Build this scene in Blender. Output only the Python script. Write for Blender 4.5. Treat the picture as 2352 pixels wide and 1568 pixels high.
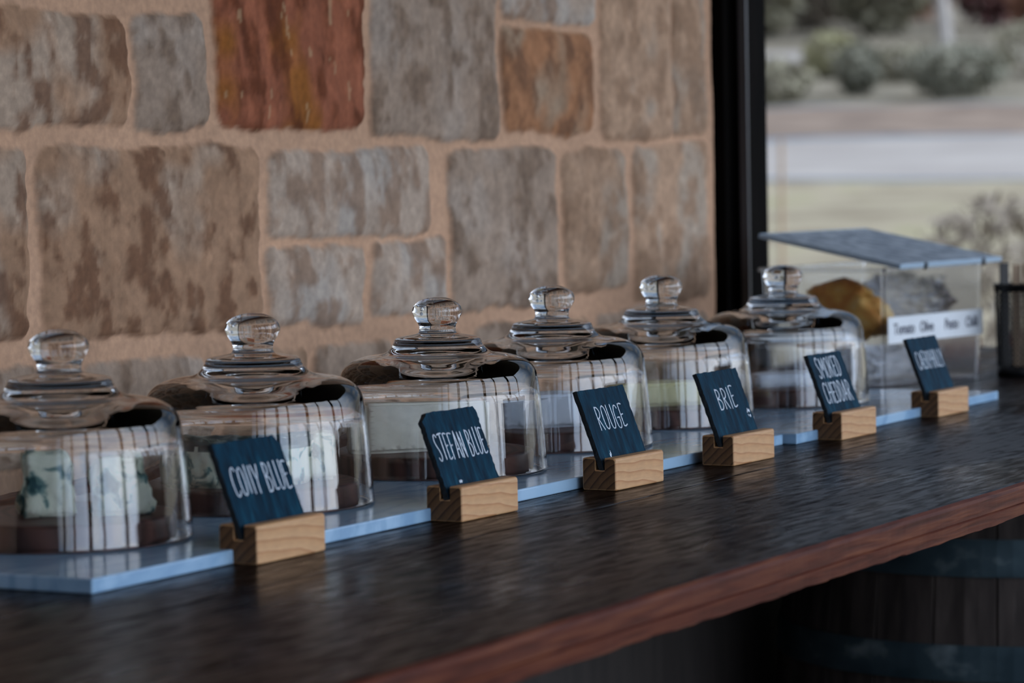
import bpy, bmesh, math, random
import numpy as np
from mathutils import Vector, Matrix

for o in list(bpy.data.objects):
    bpy.data.objects.remove(o)
S = bpy.context.scene
COL = S.collection
rad = math.radians

# ------------------------------------------------------------------ camera
# counter top is z = 0, the counter runs along x, the wall is at y = 1.98
F_PX = 7000.0
PITCH, ROLL, YAW, CAM_H = rad(3.1287), rad(-1.10), rad(28.2973), 0.3143
cd = bpy.data.cameras.new('camera')
cam = bpy.data.objects.new('camera', cd)
COL.objects.link(cam)
fw = Vector((math.cos(PITCH) * math.cos(YAW), math.cos(PITCH) * math.sin(YAW), -math.sin(PITCH)))
rt = Vector((math.sin(YAW), -math.cos(YAW), 0))
up = rt.cross(fw)
r2 = rt * math.cos(ROLL) + up * math.sin(ROLL)
u2 = -rt * math.sin(ROLL) + up * math.cos(ROLL)
m = Matrix((r2, u2, -fw)).transposed().to_4x4()
m.translation = Vector((0, 0, CAM_H))
cam.matrix_world = m
cd.sensor_width = 36
cd.lens = 36 * F_PX / 2352
cd.clip_start = 0.05
cd.clip_end = 500
cd.dof.use_dof = True
cd.dof.focus_distance = 3.06
cd.dof.aperture_fstop = 6.6
S.camera = cam

# ------------------------------------------------------------------ world, light, exposure
S.view_settings.view_transform = 'Standard'
S.view_settings.look = 'None'
S.view_settings.gamma = 1
S.view_settings.use_curve_mapping = False
S.view_settings.exposure = -0.46
W = bpy.data.worlds.new('sky')
S.world = W
W.use_nodes = True
wn, wl = W.node_tree.nodes, W.node_tree.links
wn.clear()
wo = wn.new('ShaderNodeOutputWorld')
wb = wn.new('ShaderNodeBackground')
tc = wn.new('ShaderNodeTexCoord')
mp = wn.new('ShaderNodeMapping')
mp.inputs['Scale'].default_value = (1, 1, 2.2)
nz = wn.new('ShaderNodeTexNoise')
nz.inputs['Scale'].default_value = 3.0
nz.inputs['Detail'].default_value = 5
cr = wn.new('ShaderNodeValToRGB')
cr.color_ramp.elements[0].position = 0.42
cr.color_ramp.elements[0].color = (0.28, 0.50, 0.86, 1)
cr.color_ramp.elements[1].position = 0.62
cr.color_ramp.elements[1].color = (0.95, 1.0, 1.08, 1)
wl.new(tc.outputs['Generated'], mp.inputs[0])
wl.new(mp.outputs[0], nz.inputs['Vector'])
wl.new(nz.outputs['Fac'], cr.inputs[0])
wl.new(cr.outputs[0], wb.inputs[0])
# hazy brightness of the open sky on the garden side (away from the stone wall)
dp = wn.new('ShaderNodeVectorMath'); dp.operation = 'DOT_PRODUCT'
GV = Vector((0.08, -0.95, 0.24)).normalized()
dp.inputs[1].default_value = GV
wl.new(tc.outputs['Generated'], dp.inputs[0])
mr = wn.new('ShaderNodeMapRange'); mr.interpolation_type = 'SMOOTHSTEP'
mr.inputs['From Min'].default_value = 0.30; mr.inputs['From Max'].default_value = 1.0
mr.inputs['To Min'].default_value = 0.55; mr.inputs['To Max'].default_value = 7.0
wl.new(dp.outputs['Value'], mr.inputs['Value'])
wl.new(mr.outputs[0], wb.inputs[1])
wm = wn.new('ShaderNodeMixRGB')
mf = wn.new('ShaderNodeMapRange')
mf.inputs['From Min'].default_value = 0.2; mf.inputs['From Max'].default_value = 0.95
mf.inputs['To Min'].default_value = 0.15; mf.inputs['To Max'].default_value = 0.60
wl.new(dp.outputs['Value'], mf.inputs['Value']); wl.new(mf.outputs[0], wm.inputs[0])
wl.new(cr.outputs[0], wm.inputs[1]); wm.inputs[2].default_value = (0.86, 0.91, 1.0, 1)
wl.new(wm.outputs[0], wb.inputs[0])
wl.new(wb.outputs[0], wo.inputs[0])
sd = bpy.data.lights.new('sun', 'SUN')
sd.energy = 0.7
sd.angle = rad(8)
sd.color = (1.0, 0.9, 0.76)
sun = bpy.data.objects.new('sun', sd)
COL.objects.link(sun)
sun.rotation_euler = Vector((-0.25, 0.45, 0.86)).to_track_quat('Z', 'Y').to_euler()

# ------------------------------------------------------------------ helpers
rng = random.Random(7)


def tag(o, label=None, cat=None, group=None, kind=None):
    if label: o['label'] = label
    if cat: o['category'] = cat
    if group: o['group'] = group
    if kind: o['kind'] = kind
    return o


def empty(name, loc, rz=0):
    o = bpy.data.objects.new(name, None)
    o.empty_display_size = 0.05
    o.location = loc
    o.rotation_euler = (0, 0, rz)
    COL.objects.link(o)
    return o


def mesh_obj(name, verts, faces, mat, parent=None, smooth=False, mats=None, fm=None):
    me = bpy.data.meshes.new(name)
    me.from_pydata([tuple(v) for v in verts], [], faces)
    for mm in (mats or [mat]):
        me.materials.append(mm)
    if fm:
        for i, k in enumerate(fm): me.polygons[i].material_index = k
    if smooth:
        me.polygons.foreach_set('use_smooth', [True] * len(me.polygons))
    me.update()
    o = bpy.data.objects.new(name, me)
    COL.objects.link(o)
    if parent: o.parent = parent
    return o


def bm_obj(name, bm, mat, parent=None, smooth=False):
    bmesh.ops.recalc_face_normals(bm, faces=bm.faces)
    me = bpy.data.meshes.new(name)
    bm.to_mesh(me)
    bm.free()
    me.materials.append(mat)
    if smooth:
        me.polygons.foreach_set('use_smooth', [True] * len(me.polygons))
    o = bpy.data.objects.new(name, me)
    COL.objects.link(o)
    if parent: o.parent = parent
    return o


def add_box(bm, x0, x1, y0, y1, z0, z1, bev=0):
    g = bmesh.ops.create_cube(bm, size=1)
    vs = g['verts']
    for v in vs:
        v.co = Vector(((x0 + x1) / 2 + v.co.x * (x1 - x0), (y0 + y1) / 2 + v.co.y * (y1 - y0), (z0 + z1) / 2 + v.co.z * (z1 - z0)))
    if bev:
        es = list({e for v in vs for e in v.link_edges})
        bmesh.ops.bevel(bm, geom=es, offset=bev, segments=3, affect='EDGES', profile=0.5)


def box(name, x0, x1, y0, y1, z0, z1, mat, parent=None, bev=0):
    bm = bmesh.new()
    add_box(bm, x0, x1, y0, y1, z0, z1, bev)
    return bm_obj(name, bm, mat, parent)


def lathe(name, prof, mat, parent=None, seg=96, closed=False):
    """prof: list of (r,z); r==0 gives a pole"""
    verts, faces, rings = [], [], []
    for r, z in prof:
        if r < 1e-6:
            rings.append([len(verts)]); verts.append((0, 0, z))
        else:
            rings.append(list(range(len(verts), len(verts) + seg)))
            for k in range(seg):
                a = 2 * math.pi * k / seg
                verts.append((r * math.cos(a), r * math.sin(a), z))
    pairs = list(zip(rings, rings[1:]))
    if closed: pairs.append((rings[-1], rings[0]))
    for A, B in pairs:
        for k in range(seg):
            k2 = (k + 1) % seg
            if len(A) == 1 and len(B) == 1: break
            if len(A) == 1: faces.append((A[0], B[k2], B[k]))
            elif len(B) == 1: faces.append((A[k], A[k2], B[0]))
            else: faces.append((A[k], A[k2], B[k2], B[k]))
    bm = bmesh.new()
    bv = [bm.verts.new(v) for v in verts]
    for f in faces: bm.faces.new([bv[i] for i in f])
    return bm_obj(name, bm, mat, parent, smooth=True)


def smooth_curve(pts, n=8):
    """Catmull-Rom through 2D/3D points"""
    P = [Vector(p) for p in pts]
    P = [2 * P[0] - P[1]] + P + [2 * P[-1] - P[-2]]
    out = []
    for i in range(1, len(P) - 2):
        for k in range(n):
            t = k / n
            a, b, c, d = P[i - 1], P[i], P[i + 1], P[i + 2]
            out.append(0.5 * ((2 * b) + (c - a) * t + (2 * a - 5 * b + 4 * c - d) * t * t + (3 * b - a - 3 * c + d) * t ** 3))
    out.append(P[-2])
    return out


def copy_tree(o, parent=None):
    c = o.copy()
    COL.objects.link(c)
    if parent: c.parent = parent
    for ch in [x for x in bpy.data.objects if x.parent == o]:
        copy_tree(ch, c)
    return c


# value noise in numpy -------------------------------------------------
def vnoise(x, y, seed=0):
    xi, yi = np.floor(x).astype(np.int64), np.floor(y).astype(np.int64)
    xf, yf = x - xi, y - yi
    def h(a, b):
        n = (a * 374761393 + b * 668265263 + seed * 974634777) & 0x7fffffff
        n = ((n ^ (n >> 13)) * 1274126177) & 0x7fffffff
        return ((n ^ (n >> 16)) & 0xffff) / 65535.0
    u, v = xf * xf * (3 - 2 * xf), yf * yf * (3 - 2 * yf)
    return (h(xi, yi) * (1 - u) + h(xi + 1, yi) * u) * (1 - v) + (h(xi, yi + 1) * (1 - u) + h(xi + 1, yi + 1) * u) * v


def fbm(x, y, seed=0, oct=4):
    s, a, t = 0, 1.0, 0
    for k in range(oct):
        s = s + a * vnoise(x * 2 ** k, y * 2 ** k, seed + 17 * k); t += a; a *= 0.55
    return s / t


# ------------------------------------------------------------------ materials
def new_mat(name):
    mt = bpy.data.materials.new(name)
    mt.use_nodes = True
    nt = mt.node_tree
    b = nt.nodes['Principled BSDF']
    return mt, nt, b


def N(nt, t, **kw):
    n = nt.nodes.new(t)
    for k, v in kw.items():
        if k in n.inputs: n.inputs[k].default_value = v
        else: setattr(n, k, v)
    return n


def ramp(nt, src, stops):
    r = nt.nodes.new('ShaderNodeValToRGB')
    el = r.color_ramp.elements
    while len(el) < len(stops): el.new(0.5)
    for e, (p, c) in zip(el, stops):
        e.position = p
        e.color = (c[0], c[1], c[2], 1)
    nt.links.new(src, r.inputs[0])
    return r


def coords(nt, scale=(1, 1, 1), rot=(0, 0, 0), kind='Object'):
    t = nt.nodes.new('ShaderNodeTexCoord')
    mpn = nt.nodes.new('ShaderNodeMapping')
    mpn.inputs['Scale'].default_value = scale
    mpn.inputs['Rotation'].default_value = rot
    nt.links.new(t.outputs[kind], mpn.inputs[0])
    return mpn.outputs[0]


def bump(nt, b, src, strength=0.3, dist=0.002):
    bp = nt.nodes.new('ShaderNodeBump')
    bp.inputs['Strength'].default_value = strength
    bp.inputs['Distance'].default_value = dist
    nt.links.new(src, bp.inputs['Height'])
    nt.links.new(bp.outputs[0], b.inputs['Normal'])
    return bp


def noise_mat(name, stops, scale=10, detail=6, vec=(1, 1, 1), rough=0.6, bs=0.3, bd=0.002, distortion=0, spec=0.5, metallic=0, rot=(0, 0, 0)):
    mt, nt, b = new_mat(name)
    n = N(nt, 'ShaderNodeTexNoise', Scale=scale, Detail=detail, Distortion=distortion)
    nt.links.new(coords(nt, vec, rot), n.inputs['Vector'])
    r = ramp(nt, n.outputs['Fac'], stops)
    nt.links.new(r.outputs[0], b.inputs['Base Color'])
    b.inputs['Roughness'].default_value = rough
    b.inputs['Specular IOR Level'].default_value = spec
    b.inputs['Metallic'].default_value = metallic
    if bs: bump(nt, b, n.outputs['Fac'], bs, bd)
    return mt


def flat_mat(name, c, rough=0.5, metallic=0, spec=0.5):
    mt, nt, b = new_mat(name)
    b.inputs['Base Color'].default_value = (*c, 1)
    b.inputs['Roughness'].default_value = rough
    b.inputs['Metallic'].default_value = metallic
    b.inputs['Specular IOR Level'].default_value = spec
    n = N(nt, 'ShaderNodeTexNoise', Scale=60, Detail=3)
    nt.links.new(coords(nt), n.inputs['Vector'])
    bump(nt, b, n.outputs['Fac'], 0.05, 0.0005)
    return mt


def glass_mat(name, tint, ior=1.5, rough=0.0, bs=0, scale=30):
    mt, nt, b = new_mat(name)
    b.inputs['Base Color'].default_value = (*tint, 1)
    b.inputs['Roughness'].default_value = rough
    b.inputs['IOR'].default_value = ior
    b.inputs['Transmission Weight'].default_value = 1
    if bs:
        n = N(nt, 'ShaderNodeTexNoise', Scale=scale, Detail=3)
        nt.links.new(coords(nt), n.inputs['Vector'])
        bump(nt, b, n.outputs['Fac'], bs, 0.002)
    return mt


# glass dome: slightly blue-grey pressed glass with faint waviness
M_glass = glass_mat('dome_glass', (0.955, 0.97, 0.98), 1.52, 0.0, 0.12, 14)
M_plastic = glass_mat('clear_plastic', (0.90, 0.92, 0.95), 1.3, 0.14, 0.25, 40)


def wood_block():
    """pine block: growth rings round an axis along x"""
    mt, nt, b = new_mat('pine_side')
    t = nt.nodes.new('ShaderNodeTexCoord')
    oi = nt.nodes.new('ShaderNodeObjectInfo')
    comb = nt.nodes.new('ShaderNodeCombineXYZ')
    mul = N(nt, 'ShaderNodeMath', operation='MULTIPLY')
    mul.inputs[1].default_value = 0.09
    nt.links.new(oi.outputs['Random'], mul.inputs[0])
    nt.links.new(mul.outputs[0], comb.inputs[1]); nt.links.new(mul.outputs[0], comb.inputs[2])
    add = N(nt, 'ShaderNodeVectorMath', operation='ADD')
    nt.links.new(t.outputs['Object'], add.inputs[0]); nt.links.new(comb.outputs[0], add.inputs[1])
    mpn = nt.nodes.new('ShaderNodeMapping')
    mpn.inputs['Location'].default_value = (0, 0.035, 0.045)
    mpn.inputs['Rotation'].default_value = (0, 0.10, 0.22)
    nt.links.new(add.outputs[0], mpn.inputs[0])
    w = nt.nodes.new('ShaderNodeTexWave')
    w.wave_type = 'RINGS'; w.rings_direction = 'X'; w.wave_profile = 'SAW'
    w.inputs['Scale'].default_value = 42
    w.inputs['Distortion'].default_value = 2.2
    w.inputs['Detail'].default_value = 2
    w.inputs['Detail Scale'].default_value = 0.6
    nt.links.new(mpn.outputs[0], w.inputs['Vector'])
    return mt, nt, b, w


def make_pine(side):
    mt, nt, b, w = wood_block()
    if side:
        r = ramp(nt, w.outputs['Fac'], [(0.0, (0.68, 0.40, 0.20)), (0.75, (0.62, 0.335, 0.15)), (1.0, (0.46, 0.20, 0.075))])
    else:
        mt.name = 'pine_end_grain_shaded'
        r = ramp(nt, w.outputs['Fac'], [(0.0, (0.21, 0.105, 0.042)), (0.6, (0.16, 0.078, 0.030)), (1.0, (0.045, 0.018, 0.008))])  # darker end grain, with the shade on the end faces painted in too
    n = N(nt, 'ShaderNodeTexNoise', Scale=260, Detail=3)
    nt.links.new(coords(nt, (0.25, 1, 1)), n.inputs['Vector'])
    mx = N(nt, 'ShaderNodeMixRGB', blend_type='MULTIPLY')
    mx.inputs[0].default_value = 0.35
    nt.links.new(r.outputs[0], mx.inputs[1]); nt.links.new(n.outputs['Fac'], mx.inputs[2])
    nt.links.new(mx.outputs[0], b.inputs['Base Color'])
    b.inputs['Roughness'].default_value = 0.5 if side else 0.75
    bump(nt, b, n.outputs['Fac'], 0.15, 0.001)
    return mt


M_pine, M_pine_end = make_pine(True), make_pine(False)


def make_slate():
    mt, nt, b = new_mat('slate')
    n = N(nt, 'ShaderNodeTexNoise', Scale=55, Detail=8, Distortion=0.6)
    nt.links.new(coords(nt, (2.6, 1, 0.55)), n.inputs['Vector'])
    r = ramp(nt, n.outputs['Fac'], [(0.30, (0.0004, 0.010, 0.022)), (0.55, (0.0010, 0.026, 0.052)), (0.80, (0.0050, 0.060, 0.100))])
    nt.links.new(r.outputs[0], b.inputs['Base Color'])
    b.inputs['Roughness'].default_value = 0.55
    b.inputs['Specular IOR Level'].default_value = 0.05
    bump(nt, b, n.outputs['Fac'], 0.8, 0.0018)
    return mt


M_slate = make_slate()
M_slate_edge = noise_mat('slate_edge', [(0.3, (0.004, 0.007, 0.010)), (0.8, (0.012, 0.018, 0.024))], 120, 6, (1, 1, 1), 0.8, 0.8, 0.002)
M_chalk = noise_mat('chalk_ink', [(0.30, (0.42, 0.50, 0.60)), (0.5, (0.72, 0.80, 0.90))], 300, 4, rough=0.9, bs=0.1)


def make_marble():
    mt, nt, b = new_mat('marble')
    n = N(nt, 'ShaderNodeTexNoise', Scale=3.5, Detail=9, Distortion=2.5)
    nt.links.new(coords(nt, (1, 2.2, 1), (0, 0, 0.5)), n.inputs['Vector'])
    r = ramp(nt, n.outputs['Fac'], [(0.40, (0.29, 0.46, 0.64)), (0.47, (0.22, 0.37, 0.55)), (0.53, (0.32, 0.49, 0.67)), (0.8, (0.36, 0.53, 0.69))])
    nt.links.new(r.outputs[0], b.inputs['Base Color'])
    b.inputs['Roughness'].default_value = 0.14
    b.inputs['Specular IOR Level'].default_value = 0.5
    return mt


M_marble = make_marble()


def make_counter_wood():
    mt, nt, b = new_mat('oiled_dark_timber')
    v = coords(nt, (1.2, 16, 16))
    n1 = N(nt, 'ShaderNodeTexNoise', Scale=5, Detail=8, Distortion=0.5)
    nt.links.new(v, n1.inputs['Vector'])
    n2 = N(nt, 'ShaderNodeTexNoise', Scale=2.2, Detail=5, Distortion=0.6)
    nt.links.new(coords(nt, (1.0, 2.6, 1)), n2.inputs['Vector'])
    n3 = N(nt, 'ShaderNodeTexNoise', Scale=75, Detail=5, Distortion=0.3)
    nt.links.new(coords(nt, (0.55, 1.5, 1)), n3.inputs['Vector'])
    r1 = ramp(nt, n1.outputs['Fac'], [(0.32, (0.003, 0.002, 0.002)), (0.55, (0.010, 0.005, 0.004)), (0.75, (0.026, 0.011, 0.008))])
    nt.links.new(r1.outputs[0], b.inputs['Base Color'])
    # worn lacquer: smooth patches and dry, pitted patches
    rr = ramp(nt, n2.outputs['Fac'], [(0.36, (0.20, 0.20, 0.20)), (0.62, (0.40, 0.40, 0.40))])
    nt.links.new(rr.outputs[0], b.inputs['Roughness'])
    # bare dry grain does not shine, the lacquered patches do
    n4 = N(nt, 'ShaderNodeTexNoise', Scale=60, Detail=9, Distortion=0.4)
    nt.links.new(coords(nt, (0.30, 2.0, 1)), n4.inputs['Vector'])
    sm = N(nt, 'ShaderNodeMath', operation='ADD')
    nt.links.new(n4.outputs['Fac'], sm.inputs[0])
    hf = N(nt, 'ShaderNodeMath', operation='MULTIPLY'); hf.inputs[1].default_value = 0.7
    nt.links.new(n2.outputs['Fac'], hf.inputs[0]); nt.links.new(hf.outputs[0], sm.inputs[1])
    sr = ramp(nt, sm.outputs[0], [(0.68, (0.005, 0.005, 0.005)), (0.84, (0.035, 0.035, 0.035)), (0.98, (0.24, 0.24, 0.24))])
    nt.links.new(sr.outputs[0], b.inputs['Specular IOR Level'])
    pit = ramp(nt, n3.outputs['Fac'], [(0.36, (0, 0, 0)), (0.50, (1, 1, 1))])
    b1 = N(nt, 'ShaderNodeBump', Strength=0.35, Distance=0.0012)
    nt.links.new(n1.outputs['Fac'], b1.inputs['Height'])
    b2 = nt.nodes.new('ShaderNodeBump')
    b2.inputs['Distance'].default_value = 0.0005
    amt = ramp(nt, n2.outputs['Fac'], [(0.44, (0.05, 0.05, 0.05)), (0.62, (0.75, 0.75, 0.75))])
    nt.links.new(amt.outputs[0], b2.inputs['Strength'])
    nt.links.new(pit.outputs[0], b2.inputs['Height'])
    nt.links.new(b1.outputs[0], b2.inputs['Normal'])
    nt.links.new(b2.outputs[0], b.inputs['Normal'])
    return mt


M_counter = make_counter_wood()
M_edge = noise_mat('red_brown_timber_edge', [(0.25, (0.032, 0.008, 0.005)), (0.5, (0.085, 0.022, 0.013)), (0.75, (0.15, 0.048, 0.022))], 9, 8, (1.1, 14, 20), 0.5, 0.4, 0.002, 0.6, spec=0.10)


def make_board_wood():
    mt, nt, b = new_mat('dark_board_wood')
    w = nt.nodes.new('ShaderNodeTexWave')
    w.wave_type = 'RINGS'; w.rings_direction = 'Z'
    w.inputs['Scale'].default_value = 28; w.inputs['Distortion'].default_value = 3; w.inputs['Detail'].default_value = 3
    mpn = nt.nodes.new('ShaderNodeMapping'); mpn.inputs['Location'].default_value = (0.03, 0.05, 0)
    t = nt.nodes.new('ShaderNodeTexCoord')
    nt.links.new(t.outputs['Object'], mpn.inputs[0]); nt.links.new(mpn.outputs[0], w.inputs['Vector'])
    r = ramp(nt, w.outputs['Fac'], [(0, (0.050, 0.022, 0.018)), (1, (0.13, 0.055, 0.042))])
    nt.links.new(r.outputs[0], b.inputs['Base Color'])
    b.inputs['Roughness'].default_value = 0.5
    return mt


M_board = make_board_wood()
M_blue_cheese = noise_mat('blue_cheese', [(0.36, (0.02, 0.09, 0.10)), (0.43, (0.18, 0.30, 0.27)), (0.48, (0.78, 0.82, 0.66)), (0.8, (0.92, 0.92, 0.80))], 42, 5, rough=0.7, bs=0.6, bd=0.004, distortion=0.6)
M_rind = noise_mat('mould_rind', [(0.35, (0.012, 0.030, 0.040)), (0.5, (0.05, 0.085, 0.085)), (0.65, (0.28, 0.32, 0.28))], 40, 6, (1, 1, 3), 0.8, 0.8, 0.004)
M_white_cheese = noise_mat('white_cheese', [(0.3, (0.84, 0.81, 0.66)), (0.55, (0.95, 0.93, 0.82)), (0.8, (0.97, 0.95, 0.87))], 18, 8, rough=0.6, bs=0.35, bd=0.003)
M_bluewhite_cheese = noise_mat('pale_rind_cheese', [(0.3, (0.68, 0.76, 0.88)), (0.7, (0.82, 0.88, 0.95))], 14, 6, rough=0.7, bs=0.3)
M_yellow_cheese = noise_mat('yellow_cheese', [(0.3, (0.78, 0.74, 0.38)), (0.7, (0.90, 0.86, 0.54))], 14, 6, rough=0.6, bs=0.3)
M_black = flat_mat('black_metal', (0.006, 0.006, 0.007), 0.5)
M_highlight = flat_mat('frame_corner_highlight', (0.02, 0.025, 0.035), 0.3)
M_frame = noise_mat('black_timber_frame', [(0.3, (0.002, 0.002, 0.002)), (0.7, (0.005, 0.004, 0.0035))], 20, 5, (4, 4, 0.3), 0.7, 0.2, spec=0.02)
M_paper = noise_mat('paper', [(0.3, (0.66, 0.70, 0.74)), (0.7, (0.74, 0.78, 0.82))], 20, rough=0.8, bs=0.05)
M_ink = flat_mat('ink', (0.015, 0.018, 0.05), 0.8)
M_stave = noise_mat('barrel_stave', [(0.3, (0.018, 0.012, 0.010)), (0.55, (0.055, 0.040, 0.034)), (0.8, (0.11, 0.085, 0.072))], 6, 8, (9, 9, 0.8), 0.75, 0.5, 0.003)
M_hoop = noise_mat('galvanised_hoop', [(0.35, (0.030, 0.055, 0.070)), (0.58, (0.07, 0.11, 0.13)), (0.72, (0.30, 0.36, 0.38))], 11, 5, (1, 1, 1.5), 0.5, 0.2, 0.002, metallic=0.5)
M_lid = noise_mat('pebbled_plastic_lid', [(0.38, (0.09, 0.12, 0.17)), (0.50, (0.24, 0.29, 0.35)), (0.62, (0.38, 0.44, 0.50))], 48, 4, rough=0.35, bs=0.8, bd=0.002)
M_lid_edge = flat_mat('plastic_lid_rim', (0.34, 0.46, 0.58), 0.3)
M_crust = noise_mat('golden_crust', [(0.3, (0.55, 0.17, 0.02)), (0.5, (0.75, 0.40, 0.08)), (0.7, (0.80, 0.62, 0.28))], 26, 5, rough=0.6, bs=0.5)
M_bag = glass_mat('crinkled_bag', (0.95, 0.96, 0.98), 1.35, 0.12, 0.9, 45)
M_stick = noise_mat('pale_stick_wood', [(0.3, (0.30, 0.20, 0.12)), (0.7, (0.42, 0.30, 0.20))], 20, 5, (6, 6, 1), 0.6, 0.2)
M_ceiling = noise_mat('dark_ceiling_boards', [(0.3, (0.008, 0.006, 0.005)), (0.7, (0.020, 0.014, 0.011))], 6, 6, (1, 8, 1), 0.6, 0.3)
M_floor = noise_mat('dark_deck', [(0.3, (0.035, 0.026, 0.022)), (0.7, (0.065, 0.05, 0.042))], 6, 6, (1, 8, 1), 0.6, 0.3)
M_darkwall = noise_mat('dark_cladding', [(0.3, (0.02, 0.016, 0.014)), (0.7, (0.04, 0.032, 0.028))], 5, 6, (8, 8, 1), 0.7, 0.3)
M_post = noise_mat('varnished_post', [(0.3, (0.22, 0.10, 0.04)), (0.7, (0.36, 0.18, 0.08))], 5, 6, (8, 8, 1), 0.4, 0.2)

# ------------------------------------------------------------------ stone wall
YW = 1.98
XE = 4.352   # the wall's free end
GREY = ((0.31, 0.265, 0.225), (0.17, 0.13, 0.10), (0.35, 0.32, 0.29))
BROWN = ((0.31, 0.215, 0.15), (0.13, 0.070, 0.042), (0.36, 0.31, 0.26))
TAN = ((0.36, 0.27, 0.20), (0.24, 0.17, 0.12), (0.33, 0.30, 0.26))
PALE = ((0.38, 0.34, 0.30), (0.23, 0.17, 0.13), (0.36, 0.36, 0.35))
RUST = ((0.33, 0.18, 0.10), (0.16, 0.09, 0.055), (0.30, 0.24, 0.18))
RED = ((0.25, 0.098, 0.058), (0.09, 0.028, 0.010), (0.23, 0.095, 0.022))
stones = [
    (2.380, 2.787, 0.375, 0.498, BROWN, .55), (2.800, 2.942, 0.370, 0.502, GREY, .3), (2.960, 3.297, 0.375, 0.660, RED, .9),
    (3.314, 3.647, 0.364, 0.650, GREY, .45), (3.659, 3.933, 0.372, 0.515, RUST, .5), (3.665, 3.945, 0.526, 0.655, PALE, .3),
    (3.959, 4.200, 0.364, 0.672, TAN, .35), (4.205, 4.322, 0.365, 0.683, TAN, .5), (2.372, 2.599, 0.150, 0.357, BROWN, .6),
    (2.620, 3.046, 0.142, 0.353, BROWN, .45), (3.067, 3.457, 0.243, 0.349, PALE, .7), (3.062, 3.287, 0.134, 0.230, PALE, .25),
    (3.305, 3.490, 0.137, 0.236, PALE, .3), (3.507, 3.812, 0.135, 0.352, GREY, .3), (3.837, 4.035, 0.145, 0.350, TAN, .5),
    (4.057, 4.319, 0.119, 0.355, TAN, .25), (2.364, 2.658, 0.011, 0.123, GREY, .4), (2.682, 2.925, -0.008, 0.114, GREY, .4),
    (2.953, 3.143, 0.010, 0.108, TAN, .4), (3.163, 3.351, -0.008, 0.110, GREY, .5), (3.379, 3.534, -0.024, 0.112, TAN, .4),
    (3.564, 3.732, -0.041, 0.112, GREY, .4), (3.758, 3.906, -0.056, 0.112, TAN, .4), (3.934, 4.123, -0.073, 0.112, GREY, .4),
    (4.138, 4.319, -0.090, 0.098, GREY, .4)]
pal = [GREY, BROWN, TAN, PALE, TAN, GREY]


def fill_rows(x0, x1, z0, z1):
    z = z0
    while z < z1 - .08:
        h = min(rng.uniform(.16, .27), z1 - z)
        x = x0
        while x < x1 - .06:
            w = min(rng.uniform(.16, .42), x1 - x)
            stones.append((x, x + w - .022, z, z + h - .022, rng.choice(pal), rng.uniform(.3, .6)))
            x += w
        z += h


fill_rows(-2.9, 2.36, -.95, .66)
fill_rows(-2.9, 4.32, .69, 1.75)
fill_rows(2.38, 4.32, -.95, -.10)
xs = np.concatenate([np.arange(-3.0, 2.3, .025), np.arange(2.3, XE, .004), [XE]])
zs = np.concatenate([np.arange(-.95, -.1, .03), np.arange(-.1, .70, .004), np.arange(.70, 1.76, .03)])
GX, GZ = np.meshgrid(xs, zs)
X, Z = GX.ravel(), GZ.ravel()
wx = X + (fbm(X * 14, Z * 14, 3) - .5) * .020 + (fbm(X * 60, Z * 60, 5, 2) - .5) * .006
wz = Z + (fbm(X * 14, Z * 14, 11) - .5) * .020 + (fbm(X * 60, Z * 60, 13, 2) - .5) * .006
mask = np.zeros_like(X)
hgt = np.zeros_like(X)
MORT = np.array([0.47, 0.335, 0.245])
col = np.tile(MORT, (len(X), 1)) * (0.86 + 0.28 * fbm(X * 9, Z * 9, 21))[:, None]
for i, (a, b_, c, d, P, streak) in enumerate(stones):
    cx, cz, hx, hz = (a + b_) / 2, (c + d) / 2, (b_ - a) / 2, (d - c) / 2
    sel = np.where((np.abs(X - cx) < hx + .03) & (np.abs(Z - cz) < hz + .03))[0]
    rr = .018
    qx = np.abs(wx[sel] - cx) - hx + rr
    qz = np.abs(wz[sel] - cz) - hz + rr
    dist = np.hypot(np.maximum(qx, 0), np.maximum(qz, 0)) + np.minimum(np.maximum(qx, qz), 0) - rr
    mk = np.clip(.5 - dist / .006, 0, 1)
    mk = mk * mk * (3 - 2 * mk)
    sx, sz = X[sel], Z[sel]
    tilt = .35 * streak
    ux, uz = sx + sz * tilt * .4, sz - sx * tilt * .15
    n1 = fbm(ux * 34, uz * (34 - 18 * streak), 100 + i * 7, 5)
    n2 = fbm(ux * 55, uz * (55 - 38 * streak), 300 + i * 5, 4)
    n3 = fbm(ux * 11, uz * 9, 500 + i * 3, 3)
    c0, c1, c2 = (np.array(q) for q in P)
    t1 = np.clip((n1 - .48) * 6, 0, 1)[:, None]
    t2 = np.clip((n3 - .50) * 6, 0, 1)[:, None]
    cc = (c0 * (1 - t2) + c2 * t2) * (1 - .8 * t1) + c1 * .8 * t1
    n4_ = fbm(ux * 130, uz * 110, 700 + i, 3)
    cc = cc * (0.62 + 0.46 * n2 + 0.34 * n4_)[:, None]
    rv = random.Random(i)
    cc = cc * rv.uniform(.92, 1.08)
    if P is RED:
        cc = cc * (0.75 + .5 * fbm(ux * 90, uz * 25, 555, 3))[:, None]
        sp = (fbm(ux * 70, uz * 22, 999, 3) > .775)[:, None]
        cc = np.where(sp, cc * .5 + np.array([.22, .17, .11]), cc)
    col[sel] = col[sel] * (1 - mk[:, None]) + cc * mk[:, None]
    bulge = np.clip(-dist / .022, 0, 1) ** .6
    hgt[sel] = np.maximum(hgt[sel], mk * (.003 + .006 * bulge + (n1 - .5) * .006 + (n2 - .5) * .0025))
hgt += (fbm(X * 70, Z * 70, 77, 3) - .5) * .0012 + (fbm(X * 12, Z * 12, 78, 2) - .5) * .004
nx, nzz = len(xs), len(zs)
me = bpy.data.meshes.new('wall_back')
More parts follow.
